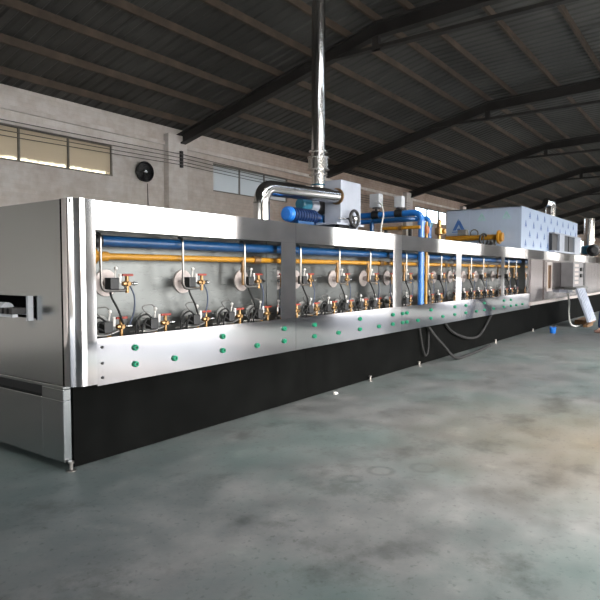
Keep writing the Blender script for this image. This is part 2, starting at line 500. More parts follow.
OPEN = [(1.2, 5.9), (7.05, 11.2), (15.9, 20.1), (24.4, 29.5), (34.0, 37.6), (43.0, 47.0), (52, 57)]  # first opening is added out of view to brighten the near floor
ZD = 3.5
wf = MB().slab_holes('x', (X0, X1), (0, 5.0), (YF - 0.24, YF), [(a, b, 0, ZD) for a, b in OPEN]).build('wall_front', 'wall_dark', loc=(0, YF, 0))
structure(wf, 'wall with open doorways facing the yard', 'wall')
wl = MB().slab_holes('y', (YF, YB), (0, 5.9), (X0 - 0.24, X0), [(-2.2, 6.6, 0, 3.6)]).build('wall_left', 'wall', loc=(X0, 0, 0))  # wide opening added out of view so light reaches the oven's end panel
structure(wl, 'short end wall of the hall', 'wall')
wr = MB().slab_holes('y', (YF, YB), (0, 5.9), (X1, X1 + 0.24), [(0.5, 3.5, 0, 3.5)]).build('wall_right', 'wall', loc=(X1, 0, 0))
structure(wr, 'far end wall of the hall', 'wall')

# roof: ribbed sheet, purlins, bent rafters
PROF = [(10.0, 4.41), (5.0, 5.65), (1.2, 5.78), (-3.24, 5.0)]
def roof_z(y):
    for (a, za), (b, zb) in zip(PROF[:-1], PROF[1:]):
        if a >= y >= b:
            return za + (zb - za) * (a - y) / (a - b)
    return PROF[-1][1]
rm = MB()
pr = []
x = X0 - 0.3
while x < X1 + 0.3:
    pr += [(x, 0), (x + 0.11, 0), (x + 0.14, 0.024), (x + 0.19, 0.024)]
    x += 0.22
YS = [10.3, 5.0, 1.2, 0.2, -0.45, -3.24]
ADDED_ROOF_GAPS = [(0.5, 5.5), (6.5, 11.3), (12.3, 17.1), (18.1, 22.9), (23.9, 28.7), (31, 37), (40, 47)]  # roof gaps added out of view to let daylight brighten the floor
vs = []
for y in YS:
    zb = roof_z(min(y, 10)) - (0.075 if y > 10 else 0) + 0.19
    vs += [(px, y, zb + dz) for px, dz in pr]
n = len(pr)
fs = []
for j in range(len(YS) - 1):
    fs += [(j * n + k, j * n + k + 1, (j + 1) * n + k + 1, (j + 1) * n + k) for k in range(n - 1)
           if not (j == 3 and any(a < pr[k][0] < b for a, b in ADDED_ROOF_GAPS))]
rm.add(vs, fs)
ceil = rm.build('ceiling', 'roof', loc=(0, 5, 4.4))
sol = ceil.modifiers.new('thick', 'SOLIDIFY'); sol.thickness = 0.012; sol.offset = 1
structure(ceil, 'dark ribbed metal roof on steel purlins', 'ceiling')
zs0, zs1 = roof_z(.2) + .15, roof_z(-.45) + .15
for i, (a, b) in enumerate(ADDED_ROOF_GAPS):
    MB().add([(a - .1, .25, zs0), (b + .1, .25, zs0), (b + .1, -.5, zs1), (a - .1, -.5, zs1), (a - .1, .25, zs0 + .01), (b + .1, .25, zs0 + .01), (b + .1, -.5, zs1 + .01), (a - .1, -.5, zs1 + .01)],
             [(0, 1, 2, 3), (7, 6, 5, 4), (0, 4, 5, 1), (1, 5, 6, 2), (2, 6, 7, 3), (3, 7, 4, 0)]).build('added_roof_light', 'pane_clear', ceil)
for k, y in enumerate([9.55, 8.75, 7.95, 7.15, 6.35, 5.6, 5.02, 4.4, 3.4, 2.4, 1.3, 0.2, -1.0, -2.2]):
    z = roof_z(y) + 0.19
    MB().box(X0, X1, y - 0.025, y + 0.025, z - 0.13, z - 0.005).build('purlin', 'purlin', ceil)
for k in range(-2, 9):
    xr = 9.08 + 5.8 * k
    if not X0 < xr < X1: continue
    b = MB()
    for (ya, za), (yb, zb) in zip(PROF[:-1], PROF[1:]):
        for w, lo, hi in ((0.075, 0.0, 0.03), (0.012, -0.19, 0.0), (0.075, -0.22, -0.19)):
            v = [(xr + sx * w, yy, zz + dz) for yy, zz in ((ya, za), (yb, zb)) for dz in (lo, hi) for sx in (-1, 1)]
            b.add(v, [(0, 1, 3, 2), (4, 6, 7, 5), (0, 4, 5, 1), (2, 3, 7, 6), (0, 2, 6, 4), (1, 5, 7, 3)])
    # haunch tie and king strut under the ridge
    b.box(xr - 0.06, xr + 0.06, 1.0, 6.5, 5.28 - 0.06, 5.28)
    b.box(xr - 0.05, xr + 0.05, 4.94, 5.06, 5.22, 5.45)
    b.build('rafter', 'rafter', ceil)

# wires on the wall, insulator bar, wall fan
ib = thing('insulator_bracket', 'dark insulator bracket on the wall pilaster holding the wires', 'bracket', (9.0, YB - 0.16, 3.7))
MB().box(8.97, 9.03, YB - 0.22, YB - 0.16, 3.70, 4.06).build('bar', 'black', ib)
WZ = [3.98, 3.90, 3.82, 3.75]
for z in WZ:
    MB().lathe((9.0, YB - 0.19, z - 0.022), (0, 0, 1), [(0, 0), (0, .03), (.015, .036), (.03, .03), (.044, .03), (.044, 0)], 12).build('insulator', 'black', ib)
ZL = [4.02, 3.92, 3.80, 3.66]
WN = ['uppermost', 'second', 'third', 'lowest']
for i, (za, zb) in enumerate(zip(ZL, WZ)):
    pts = [(X0 + 17.95 * t, YB - 0.17 - 0.075 * t, za + (zb - za) * t - 0.10 * 4 * t * (1 - t)) for t in [k / 16 for k in range(17)]]
    pts += [(8.95 + 11.5 * t, YB - 0.245 + 0.06 * t, zb - 0.07 * 4 * t * (1 - t) + 0.02 * t) for t in [k / 10 for k in range(11)]][1:]
    tag(MB().tube(pts, 0.008, 6).build('wall_wire', 'wire'), '%s of the thin dark wires strung along the brick wall' % WN[i], 'wire', 'wires strung along the back wall')
wfan = thing('wall_fan', 'round black fan fixed high on the brick wall', 'fan', (8.06, YB, 3.5))
fc = Vector((8.06, YB - 0.13, 3.49))
MB().lathe(fc + Vector((0, 0.09, 0)), (0, -1, 0), [(0, 0), (0, .19), (.09, .215), (.10, .2), (.03, .185), (.03, 0)], 28).build('housing', 'black', wfan)
g = MB()
for r in (.05, .10, .15, .2): g.torus(fc + Vector((0, -.015, 0)), (0, 1, 0), r, .004, 28, 6)
for k in range(8):
    a = PI * k / 4
    g.cyl(fc + Vector((0, -.015, 0)), fc + Vector((.2 * math.cos(a), -.015, .2 * math.sin(a))), .004, 6)
g.build('guard', 'black', wfan)
MB().lathe(fc + Vector((0, .05, 0)), (0, -1, 0), [(0, .05), (.05, .05), (.075, .03), (.075, 0)], 16).build('hub', 'chrome', wfan)
for k in range(5):
    a = 2 * PI * k / 5
    u = Vector((math.cos(a), 0, math.sin(a))); w = Vector((-math.sin(a), 0, math.cos(a)))
    b = MB(); vs = []
    for r, hw, tw in ((.05, .03, .02), (.11, .055, .018), (.165, .05, .012)):
        for sgn in (-1, 1):
            vs.append(fc + u * r + w * hw * sgn + Vector((0, .045 + tw * sgn, 0)))
    vs2 = [v + Vector((0, .006, 0)) for v in vs]
    b.add(vs + vs2, [(0, 1, 3, 2), (2, 3, 5, 4), (6, 8, 9, 7), (8, 10, 11, 9), (0, 2, 8, 6), (2, 4, 10, 8), (1, 7, 9, 3), (3, 9, 11, 5), (4, 5, 11, 10), (0, 6, 7, 1)])
    b.build('blade', 'black', wfan)
MB().box(8.03, 8.09, YB - .041, YB, 3.46, 3.52).build('bracket', 'black', wfan)
tag(MB().tube([(8.2, YB - .012, 3.27), (8.21, YB - .012, 2.9), (8.21, YB - .012, 1.6)], .008, 6).build('fan_cable', 'wire'), 'thin dark cable running down the wall below the round fan', 'cable')

# ------------------------------------------------------------------ tunnel oven
YO = 3.62         # front plane
ZB, ZT = 0.585, 1.905
oven = thing('tunnel_oven', 'long stainless tunnel oven with open burner bays and black base', 'oven', (2.33, YO, 0))
XE = 13.80
YD = 5.75
# end sheet with conveyor slot
e = MB().slab_holes('y', (3.74, YD), (0.60, 1.905), (2.32, 2.34), [(4.09, 5.45, 1.06, 1.222)])
e.build('end_panel', 'steel_end', oven)
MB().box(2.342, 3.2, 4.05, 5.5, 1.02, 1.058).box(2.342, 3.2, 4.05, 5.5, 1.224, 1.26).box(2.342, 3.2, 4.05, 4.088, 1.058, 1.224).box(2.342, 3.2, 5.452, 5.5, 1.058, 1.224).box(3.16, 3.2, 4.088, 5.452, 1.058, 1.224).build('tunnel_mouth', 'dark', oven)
# lower end plate
e = MB().slab_holes('y', (3.735, YD), (0.055, 0.598), (2.305, 2.365), [(4.01, 5.45, 0.495, 0.575)])
e.build('lower_end_plate', 'steel_end', oven, bevel=0.004)
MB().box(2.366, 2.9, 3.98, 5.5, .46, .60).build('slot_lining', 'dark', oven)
# rounded corner post
cp = []
R = 0.10
cx, cy = 2.32 + R, YO - 0.01 + R
for k in range(13):
    a = PI + (PI / 2) * k / 12
    cp.append((cx + R * math.cos(a), cy + R * math.sin(a)))
outer = [(2.32, 3.76), (2.32, cy + .004)] + cp + [(cx + .004, YO - 0.01), (2.497, YO - 0.01)]
inner = [(x + .0, y) for x, y in [(2.497, YO + .02), (cx, cy - R + .03), (2.35, cy), (2.35, 3.76)]]
cpm = MB().prism_z(outer + inner, ZB + 0.015, ZT + 0.004, True)
cpo = cpm.build('corner_post', 'post', oven)
es = cpo.modifiers.new('es', 'EDGE_SPLIT'); es.split_angle = 0.6
# roof sheet
for a, b, y in ((2.33, 8.04, YO + .031), (8.04, 8.36, YO + .16), (8.36, XE, YO + .031)):
    MB().box(a, b, y, YD, ZT - .03, ZT).build('top_sheet', 'steel_soft', oven)
MB().box(2.33, XE, YD - .03, YD, 0.3, ZT - .03).build('rear_sheet', 'steel_soft', oven)
# bays
POST = [(4.655, 4.90), (7.10, 7.35), (9.36, 9.585), (11.74, 11.94), (13.62, XE)]
SEAM = [2.50, 4.885, 7.335, 9.57, 11.925, XE]
for a, b in zip(SEAM[:-1], SEAM[1:]):
    g = 0.004
    MB().prism([(YO, 1.70), (YO, ZT), (YO + .03, ZT), (YO + .03, ZT - .012), (YO + .014, ZT - .012), (YO + .014, 1.712), (YO + .03, 1.712), (YO + .03, 1.70)], a + g / 2, b - g / 2).build('fascia_panel', 'steel', oven)
    zt = 0.925
    lp = MB().prism([(YO, ZB), (YO, zt), (YO + .03, zt), (YO + .03, zt - .012), (YO + .014, zt - .012), (YO + .014, ZB + .012), (YO + .03, ZB + .012), (YO + .03, ZB)], a + g / 2, b - g / 2).build('skirt_panel', 'steel_skirt', oven)
    if a < 2.6:
        for z in (.64, .745, .86):
            MB().lathe((2.545, YO + .001, z), (0, -1, 0), [(0, .011), (.006, .011), (.009, .007), (.009, 0)], 10).build('bolt', 'black', lp)
for a, b in POST:
    MB().box(a, b, YO + .015, YO + .029, .90, 1.72).box(a + .01, b - .01, YO + .029, YO + .075, .90, 1.72).build('upright_post', 'steel', oven)
YR = 3.93
for a, b in zip([2.36] + [p[1] - .12 for p in POST[:-1]], [p[0] + .12 for p in POST]):
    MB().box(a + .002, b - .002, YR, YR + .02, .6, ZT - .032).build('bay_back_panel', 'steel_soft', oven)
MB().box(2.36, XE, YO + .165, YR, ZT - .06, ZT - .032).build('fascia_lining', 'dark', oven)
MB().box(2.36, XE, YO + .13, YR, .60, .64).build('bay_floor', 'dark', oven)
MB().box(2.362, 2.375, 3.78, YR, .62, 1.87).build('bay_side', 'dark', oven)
# black base
for a, b in zip([2.37, 5.2, 8.1, 11.0], [5.2, 8.1, 11.0, XE]):
    MB().box(a + .001, b - .001, 3.72, 3.75, 0.012, ZB).build('base_panel', 'base_black', oven)
MB().box(2.37, XE, 3.76, YD - .05, 0.05, ZB - .02).build('base_frame', 'dark', oven)
def foot(x, y, parent, s=1.0):
    return MB().lathe((x, y, 0), (0, 0, 1), [(0, 0), (0, .035 * s), (.008, .035 * s), (.014, .014 * s), (.055, .012 * s), (.055, .02 * s), (.07, .02 * s), (.07, 0)], 14).build('levelling_foot', 'tube', parent)
foot(2.335, 3.70, oven)
for x in (6.57, 8.05, 11.6): foot(x, 3.68, oven)
# pipes running through the bays
blue_p = MB().tube([(2.56, 3.79, 1.632), (13.55, 3.79, 1.632)], .043, 18).build('air_pipe', 'blue_deep', oven)
MB().lathe((2.56, 3.79, 1.632), (1, 0, 0), [(0, 0), (0, .05), (.1, .05), (.1, .043)], 18).build('end_cap', 'black', blue_p)
yel_p = MB().tube([(2.50, 3.79, 1.517), (13.5, 3.79, 1.517)], .026, 16).build('gas_pipe', 'yellow', oven)
MB().lathe((2.60, 3.79, 1.517), (1, 0, 0), [(-.04, 0), (-.04, .07), (.0, .07), (.0, .037), (.12, .037), (.12, .026)], 18).build('pipe_flange', 'yellow', yel_p)
for x in (4.4, 6.98, 9.2, 11.3, 12.6):
    MB().lathe((x, 3.79, 1.517), (1, 0, 0), [(0, .026), (0, .038), (.09, .038), (.09, .026)], 16).build('union', 'bronze', yel_p)
# green plugs
PL = [(2.834, 2), (3.225, 1), (3.787, 2), (4.259, 1), (4.682, 2), (5.22, 2), (5.709, 1), (6.197, 2), (6.679, 1), (7.069, 2),
      (7.36, 2), (7.494, 2), (7.854, 1), (8.314, 2), (8.776, 1), (9.279, 2), (9.781, 2), (10.30, 1), (10.72, 2), (11.25, 1), (11.893, 2), (12.363, 2), (12.75, 1), (13.2, 1)]
plug_me = None
for x, k in PL:
    for z in ((.828, .702) if k == 2 else ((.70,))):
        if plug_me is None:
            p = MB().lathe((x, YO, z), (0, -1, 0), [(0, .024), (.012, .024), (.022, .019), (.022, .010), (.012, .008), (.012, 0)], 18).build('green_plug', 'green', oven, loc=(x, YO, z))
            MB().lathe((x, YO - .0125, z), (0, -1, 0), [(0, .010), (.003, .0095), (.003, 0)], 12).build('plug_core', 'black', p, loc=(x, YO, z))
            plug_me = p
        else:
            c = plug_me.copy(); COL.objects.link(c); c.location = Vector((x, YO, z)) - wloc(oven)
            d = plug_me.children[0].copy(); COL.objects.link(d); d.parent = c

# ---- burners (local frame: origin at the plate, -y towards the aisle)
def burner(x, z, upper, drop):
    o = Vector((x, YR, z))
    V = lambda a, b, c: o + Vector((a, b, c)) * 1.18
    rp = .105 if upper else .08
    pl = MB().lathe(V(0, 0, 0), (0, -1, 0), [(0, rp), (.012, rp), (.014, rp - .002), (.014, .032), (.09, .032), (.09, 0)], 22).build('burner', 'plate' if upper else 'plate_grey', oven, loc=tuple(o))
    MB().box(*[q for ab in zip(V(-.065, -.15, -.04), V(.0, -.085, .035)) for q in ab]).build('solenoid', 'black', pl, loc=tuple(o), bevel=.005)
    ig = MB().cyl(V(-.005, -.11, .03), V(.0, -.115, .085), .006, 8).sphere(V(.0, -.115, .095), .016, 10, 6)
    ig.cyl(V(.025, -.12, .0), V(.028, -.12, .06), .013, 10)
    ig.build('ignitor', 'ceramic', pl, loc=tuple(o))
    ck = MB().cyl(V(.075, -.13, -.065), V(.075, -.13, .045), .015, 12).lathe(V(.04, -.13, -.005), (1, 0, 0), [(0, .0), (0, .017), (.02, .024), (.05, .024), (.07, .017), (.07, 0)], 6)
    ck.cyl(V(.075, -.09, -.005), V(.075, -.155, -.005), .018, 6)
    ck.build('gas_cock', 'brass', pl, loc=tuple(o))
    MB().box(*[q for ab in zip(V(.035, -.142, .045), V(.12, -.118, .06)) for q in ab]).cyl(V(.075, -.13, .03), V(.075, -.13, .05), .010, 8).build('cock_handle', 'red', pl, loc=tuple(o), bevel=.004)
    MB().lathe(V(.11, -.13, -.005), (1, 0, 0), [(0, 0), (0, .010), (.012, .010), (.012, .017), (.03, .017), (.03, .011), (.055, .011), (.055, 0)], 10).build('nozzle', 'chrome', pl, loc=tuple(o))
    if upper:
        top = (1.636 - z + .02) / 1.18
        MB().tube(arc_path([V(-.14, -.12, top + .028), V(-.165, -.19, top + .02), V(-.165, -.19, .1), V(-.155, -.18, -.048), V(.045, -.15, -.048), V(.06, -.135, -.02)], .06, 6), .0105, 10).build('feed_tube', 'tube', pl, loc=tuple(o))
        if drop:
            MB().lathe(V(-.13, -.14, (1.515 - z) / 1.18), (0, 0, -1), [(0, .016), (.07, .016), (.07, .026), (.12, .026), (.12, .016), (.24, .016), (.24, 0)], 10).build('gas_drop', 'bronze', pl, loc=tuple(o))
        MB().tube(spline([V(-.05, -.12, -.04), V(-.06, -.15, -.09), V(-.02, -.16, -.17), V(.035, -.14, -.27)], 6), .0085, 8).build('ignition_cable', 'rubber', pl, loc=tuple(o))
        MB().tube(spline([V(.10, -.13, -.02), V(.125, -.14, -.09), V(.12, -.14, -.19), V(.085, -.13, -.29)], 6), .0065, 8).build('sense_cable', 'cable_blue', pl, loc=tuple(o))
    else:
        MB().tube(arc_path([V(-.21, -.11, -.055), V(-.15, -.16, -.045), V(-.06, -.155, -.055), V(.045, -.145, -.03)], .05, 5), .0105, 10).build('feed_tube', 'tube', pl, loc=tuple(o))
        MB().lathe(V(-.03, -.14, -.04), (0, 0, -1), [(0, .014), (.02, .014), (.02, .022), (.06, .022), (.06, .017), (.12, .017)], 10).build('gas_drop', 'yellow' if drop else 'brass', pl, loc=tuple(o))
        lp = MB().tube(spline([V(-.06, -.13, .02), V(-.12, -.17, .035), V(-.165, -.18, -.03), V(-.14, -.17, -.11), V(-.09, -.16, -.15)], 6), .0085, 8)
        lp.tube(spline([V(-.05, -.13, -.03), V(-.13, -.15, .0), V(-.19, -.16, -.05), V(-.17, -.15, -.14)], 6), .0085, 8)
        lp.tube(spline([V(-.02, -.12, .02), V(-.10, -.14, .065), V(-.18, -.15, .03), V(-.20, -.16, -.06), V(-.12, -.16, -.12)], 6), .008, 8)
        lp.build('ignition_cable', 'rubber', pl, loc=tuple(o))
        MB().tube(spline([V(-.04, -.11, .04), V(-.10, -.10, .11), V(-.02, -.10, .125), V(.01, -.115, .09)], 6), .0045, 6).build('sense_cable', 'wire', pl, loc=tuple(o))
    return pl
def copy_burner(src, x, z):
    c = src.copy(); COL.objects.link(c)
    c.location = Vector((x, YR, z)) - wloc(oven)
    for ch in src.children:
        d = ch.copy(); COL.objects.link(d); d.parent = c
    return c
UP = [2.80, 3.60, 4.38, 5.28, 6.06, 6.80, 7.46, 7.84, 8.60, 9.10, 9.80, 10.45, 11.10, 12.10, 12.65, 13.20]
LO = [2.74, 3.18, 3.65, 4.10, 4.52, 5.02, 5.40, 5.77, 6.15, 6.52, 6.88, 7.45, 7.84, 8.64, 9.0, 9.78, 10.15, 10.52, 10.9, 11.27, 11.6, 12.12, 12.5, 12.87, 13.25]
src = {}
for i, x in enumerate(UP):
    dr = i in (2, 4, 5, 7, 8, 10, 11, 13, 15)
    if (1, dr) not in src: src[(1, dr)] = burner(x, 1.315, True, dr)
    else: copy_burner(src[(1, dr)], x, 1.315)
for i, x in enumerate(LO):
    dr = i % 2 == 0
    if (0, dr) not in src: src[(0, dr)] = burner(x, .985, False, dr)
    else: copy_burner(src[(0, dr)], x, .985)

# conveyor standing out of the end slot
cv = thing('infeed_conveyor', 'pale conveyor roller and rails coming out of the oven end slot', 'conveyor', (2.25, 4.6, 1.06))
MB().cyl((2.235, 4.33, 1.125), (2.235, 5.35, 1.125), .05, 18).build('roller', 'actuator', cv)
MB().box(2.265, 2.305, 4.10, 4.125, 1.045, 1.225).build('side_bracket', 'actuator', cv)
MB().box(2.16, 2.20, 4.12, 5.35, 1.075, 1.095).box(2.285, 2.305, 4.125, 5.35, 1.085, 1.11).build('cross_rail', 'actuator', cv)
MB().box(2.165, 2.185, 4.385, 4.405, .965, 1.075).build('drop_pin', 'actuator', cv)
for y in (4.15, 4.22, 4.29):
    MB().box(2.16, 2.28, y - .02, y + .02, 1.096, 1.14).build('bearing_block', 'black', cv)

ZS = ZT + .002
# ------------------------------------------------------------------ on top of the oven, first group
ed = thing('exhaust_duct', 'polished round duct bending from oven top into the grey fan box', 'duct', (4.66, 3.9, ZS))
MB().tube(arc_path([(4.67, 3.9, ZS + .012), (4.67, 3.9, 2.27), (6.112, 3.9, 2.325)], .19, 10), .083, 26).build('duct_tube', 'chrome', ed)
MB().lathe((4.67, 3.9, ZS), (0, 0, 1), [(0, 0), (0, .135), (.012, .135), (.014, .09), (.03, .09), (.03, .083)], 26).build('base_flange', 'chrome', ed)
MB().torus((4.67, 3.9, 2.11), (0, 0, 1), .084, .006, 26, 6).build('joint_ring', 'chrome', ed)
MB().lathe((6.095, 3.9, 2.325), (1, 0, 0), [(0, .083), (0, .10), (.018, .10), (.018, .083)], 26).build('end_collar', 'bronze', ed)

fb = thing('fan_box', 'pale grey sheet metal fan box with black handwheel on oven top', 'fan box', (6.37, 3.98, ZS))
MB().box(6.12, 6.60, 3.85, 4.09, 2.0, 2.53).build('housing', 'grey_sheet', fb, bevel=.006)
MB().box(5.95, 6.60, 3.80, 4.10, 1.975, 2.0).box(6.2, 6.25, 3.86, 4.08, ZS, 1.976).box(6.5, 6.55, 3.86, 4.08, ZS, 1.976).build('base_plate', 'grey_sheet', fb)
hw = MB().torus((6.30, 3.765, 2.06), (0, 1, 0), .098, .020, 26, 8)
hw.build('handwheel', 'black', fb)
sp = MB()
for k in range(3):
    a = PI / 6 + 2 * PI * k / 3
    sp.cyl((6.30, 3.765, 2.06), (6.30 + .098 * math.cos(a), 3.765, 2.06 + .098 * math.sin(a)), .013, 8)
sp.build('wheel_spokes', 'black', fb)
MB().lathe((6.30, 3.85, 2.06), (0, -1, 0), [(0, .016), (.06, .016), (.06, .038), (.11, .034), (.115, .02), (.115, 0)], 14).build('wheel_hub', 'chrome', fb)
MB().cyl((5.98, 3.79, 2.045), (6.27, 3.79, 2.06), .008, 8).build('shaft', 'chrome', fb)
MB().cyl((6.02, 3.84, 1.945), (6.25, 3.84, 1.945), .034, 14).build('damper_motor', 'black', fb)

bm = thing('blower_motor', 'dark teal blower motor with silver band beside the fan box', 'motor', (5.95, 4.18, 1.91))
MB().lathe((5.70, 4.17, 2.215), (1, 0, 0), [(0, 0), (0, .062), (.02, .075), (.17, .075), (.17, 0)], 20).build('motor_body', 'teal', bm)
MB().lathe((5.87, 4.17, 2.215), (1, 0, 0), [(0, .0), (0, .085), (.14, .088), (.14, 0)], 22).build('silver_band', 'grey_sheet', bm)
MB().lathe((6.01, 4.215, 2.215), (1, 0, 0), [(0, 0), (0, .11), (.19, .11), (.19, 0)], 22).build('fan_shroud', 'black', bm)
MB().box(5.75, 6.15, 4.115, 4.26, ZS, 2.11).build('motor_stand', 'blue_deep', bm)

mb = thing('drive_motor', 'bright blue round-ended drive motor lying on the oven top', 'motor', (5.3, 3.9, ZS))
MB().lathe((5.05, 3.88, 2.03), (1, 0, 0), [(0, 0), (0, .06), (.015, .078), (.05, .085), (.07, .085), (.07, 0)], 24).build('end_cover', 'blue_motor', mb)
fins = [(0, 0), (0, .074)]
for k in range(9): fins += [(.02 + .05 * k, .074), (.02 + .05 * k, .082), (.045 + .05 * k, .082), (.045 + .05 * k, .074)]
fins += [(.47, .074), (.47, .05), (.55, .05), (.55, 0)]
MB().lathe((5.12, 3.88, 2.03), (1, 0, 0), fins, 22).build('finned_body', 'navy', mb)
MB().box(5.2, 5.5, 3.82, 3.94, ZS, 1.965).build('foot_mount', 'blue_deep', mb)

def flue(name, label, x, y, z0, z1, r, collars=True, group=None):
    t = thing(name, label, 'chimney', (x, y, z0), group)
    MB().cyl((x, y, z0), (x, y, z1), r, 26).build('flue_tube', 'chrome', t)
    return t
ch = flue('chimney_flue', 'tall polished steel chimney rising through the roof behind the fan box', 6.55, 4.48, ZS, 6.2, .092)
MB().lathe((6.55, 4.48, 2.69), (0, 0, 1), [(0, .092), (.0, .128), (.015, .128), (.015, .092)], 26).lathe((6.55, 4.48, 3.0), (0, 0, 1), [(0, .092), (0, .128), (.015, .128), (.015, .092)], 26).build('clamp_ring', 'chrome', ch)
MB().lathe((6.55, 4.48, 2.765), (0, 0, 1), [(0, .092), (0, .152), (.012, .152), (.012, .136), (.155, .136), (.155, .15), (.167, .15), (.167, .092)], 26).build('collar', 'chrome', ch)
MB().lathe((6.55, 4.48, 2.44), (0, 0, 1), [(0, .03), (.13, .10), (.13, .092)], 26).build('tee_cone', 'teal', ch)

# ------------------------------------------------------------------ blue air pipes, yellow gas line
ap = thing('air_supply_pipe', 'bright blue air pipe arching over the oven top and dropping down a bay', 'pipe', (8.12, 3.70, .66))
MB().tube(arc_path([(8.12, 3.70, .66), (8.12, 3.70, 2.285), (8.12, 5.3, 2.285), (8.12, 5.45, 1.95)], .14, 8), .047, 20).build('pipe_run', 'blue', ap)
MB().lathe((8.12, 3.70, 2.10), (0, 0, 1), [(0, .047), (0, .056), (.05, .056), (.05, .047)], 18).build('sleeve', 'blue', ap)
ap2 = thing('air_return_pipe', 'second blue air pipe bending down just past the bright arch', 'pipe', (8.9, 3.93, ZS))
MB().tube(arc_path([(8.93, 3.93, ZS), (8.93, 3.93, 2.27), (8.93, 5.3, 2.27), (8.93, 5.4, 1.93)], .10, 8), .04, 18).build('pipe_run', 'blue', ap2)
MB().lathe((8.93, 3.93, 2.13), (0, 0, 1), [(0, .04), (0, .055), (.06, .055), (.06, .04)], 18).build('sleeve', 'teal', ap2)
ap3 = tag(MB().tube(arc_path([(7.97, 4.45, ZS), (7.97, 4.45, 2.18), (7.97, 3.86, 2.185), (8.045, 3.78, 2.185)], .06, 6), .034, 16).build('air_branch_pipe', 'blue_deep'), 'thin deep blue pipe running just under the bright blue arch', 'pipe')
gp = thing('gas_supply_pipe', 'yellow gas pipe with orange cock beside the blue drop pipe', 'pipe', (8.31, 3.70, .66))
MB().tube(arc_path([(8.31, 3.70, .66), (8.31, 3.70, 2.16)], .05, 4), .019, 14).build('riser', 'yellow', gp)
MB().lathe((8.31, 3.70, 1.98), (0, 0, 1), [(0, .019), (.0, .03), (.03, .042), (.08, .042), (.11, .03), (.11, .019)], 12).build('gas_cock', 'orange', gp)
MB().tube([(8.03, 4.30, 2.06), (8.03, 3.68, 2.06), ], .026, 14).build('yellow_run', 'yellow', gp)
MB().lathe((8.03, 4.02, 2.06), (0, -1, 0), [(0, .026), (0, .036), (.05, .036), (.05, .026)], 14).build('coupling', 'bronze', gp)
for y in (3.82, 4.22): MB().box(8.01, 8.05, y, y + .04, ZS, 2.04).build('pipe_rest', 'black', gp)
gr = thing('gas_regulator', 'brass gas regulator standing on the oven top past the blue pipes', 'valve', (8.9, 3.75, ZS))
MB().lathe((8.93, 3.76, ZS), (0, 0, 1), [(0, 0), (0, .05), (.02, .05), (.02, .03), (.08, .03), (.1, .07), (.19, .07), (.21, .035), (.30, .035), (.33, .02), (.33, 0)], 16).build('regulator_body', 'brass', gr)
MB().lathe((8.93, 3.76, ZS + .145), (0, -1, 0), [(0, 0), (.0, .04), (.10, .04), (.105, .03), (.105, 0)], 16).build('gauge', 'yellow', gr)

def actuator(x, y, z, s, label):
    t = thing('valve_actuator', label, 'actuator', (x, y, z - .26), 'valve actuators on the blue pipes')
    MB().prism_z([(x - .06 * s, y - .07 * s), (x + .06 * s, y - .07 * s), (x + .06 * s, y + .07 * s), (x - .06 * s, y + .07 * s)], z - .085 * s, z + .085 * s).build('housing', 'actuator', t, bevel=.014)
    zz = z - .085 * s
    MB().lathe((x, y, zz), (0, 0, -1), [(0, .05 * s), (.02, .05 * s), (.02, .02), (zz - 2.352, .02)], 14).build('stem', 'black', t)
    MB().lathe((x, y + .06, 2.285), (0, -1, 0), [(0, .05), (0, .068), (.12, .068), (.12, .05), (0, .05)], 16).build('valve_body', 'black', t)
    return t
actuator(8.12, 4.46, 2.505, 1.2, 'larger pale actuator box on the blue pipe beside the fan box')
actuator(8.12, 4.06, 2.46, .95, 'smaller pale actuator box on the blue pipe beside its arch')
bb = thing('blue_blower', 'deep blue blower body half hidden behind the grey fan box', 'blower', (8.0, 4.75, ZS))
MB().lathe((7.62, 4.85, 2.14), (1, 0, 0), [(0, 0), (0, .14), (.06, .17), (.20, .17), (.23, .10), (.26, .10), (.26, 0)], 24).build('volute', 'blue_deep', bb)
MB().cyl((7.86, 4.85, 2.14), (8.06, 4.85, 2.14), .08, 18).build('motor_body', 'blue_deep', bb)
MB().box(7.66, 8.02, 4.78, 4.92, ZS, 2.02).build('stand', 'black', bb)
tag(MB().tube(spline([(8.04, 4.42, 2.47), (7.9, 4.26, 2.42), (7.72, 4.12, 2.26), (7.40, 3.98, 2.05), (7.27, 3.92, ZS + .01)], 8), .011, 8).build('power_cord', 'white_cord'), 'pale power cord arching from the actuator box to the oven top', 'cord')
# clutter behind
tag(MB().tube(arc_path([(6.85, 4.66, ZS), (6.85, 4.66, 2.13), (7.585, 4.82, 2.13)], .12, 6), .075, 18).build('blower_pipe', 'blue_deep'), 'deep blue pipe leading into the blower behind the fan box', 'pipe')

# ------------------------------------------------------------------ film covered chamber
hc = thing('heat_chamber', 'large stainless chamber wrapped in printed protective film on oven top', 'chamber', (16, 4.5, ZS))
HX0, HX1, HY0, HY1, HZ0, HZ1 = 13.30, 19.2, 3.70, 5.42, ZT + .003, 2.85
for a, b in ((13.30, 15.25), (15.25, 17.2), (17.2, 19.2)):
    MB().box(a + .001, b - .001, HY0, HY0 + .02, HZ0, HZ1).build('front_sheet', 'film_steel', hc)
for a, b in ((3.722, 4.32), (4.322, 4.86), (4.862, 5.42)):
    MB().box(HX0, HX0 + .02, a, b, HZ0, HZ1).build('side_sheet', 'film_steel', hc)
MB().box(HX0, HX1, HY0 + .02, HY1, HZ1 - .02, HZ1 - .001).build('top_sheet', 'film_steel', hc)
MB().box(HX1 - .02, HX1, HY0 + .02, HY1, HZ0, HZ1 - .02).build('far_sheet', 'film_steel', hc)
MB().box(HX0 + .02, HX1 - .02, HY1 - .02, HY1, HZ0, HZ1 - .02).build('rear_sheet', 'film_steel', hc)
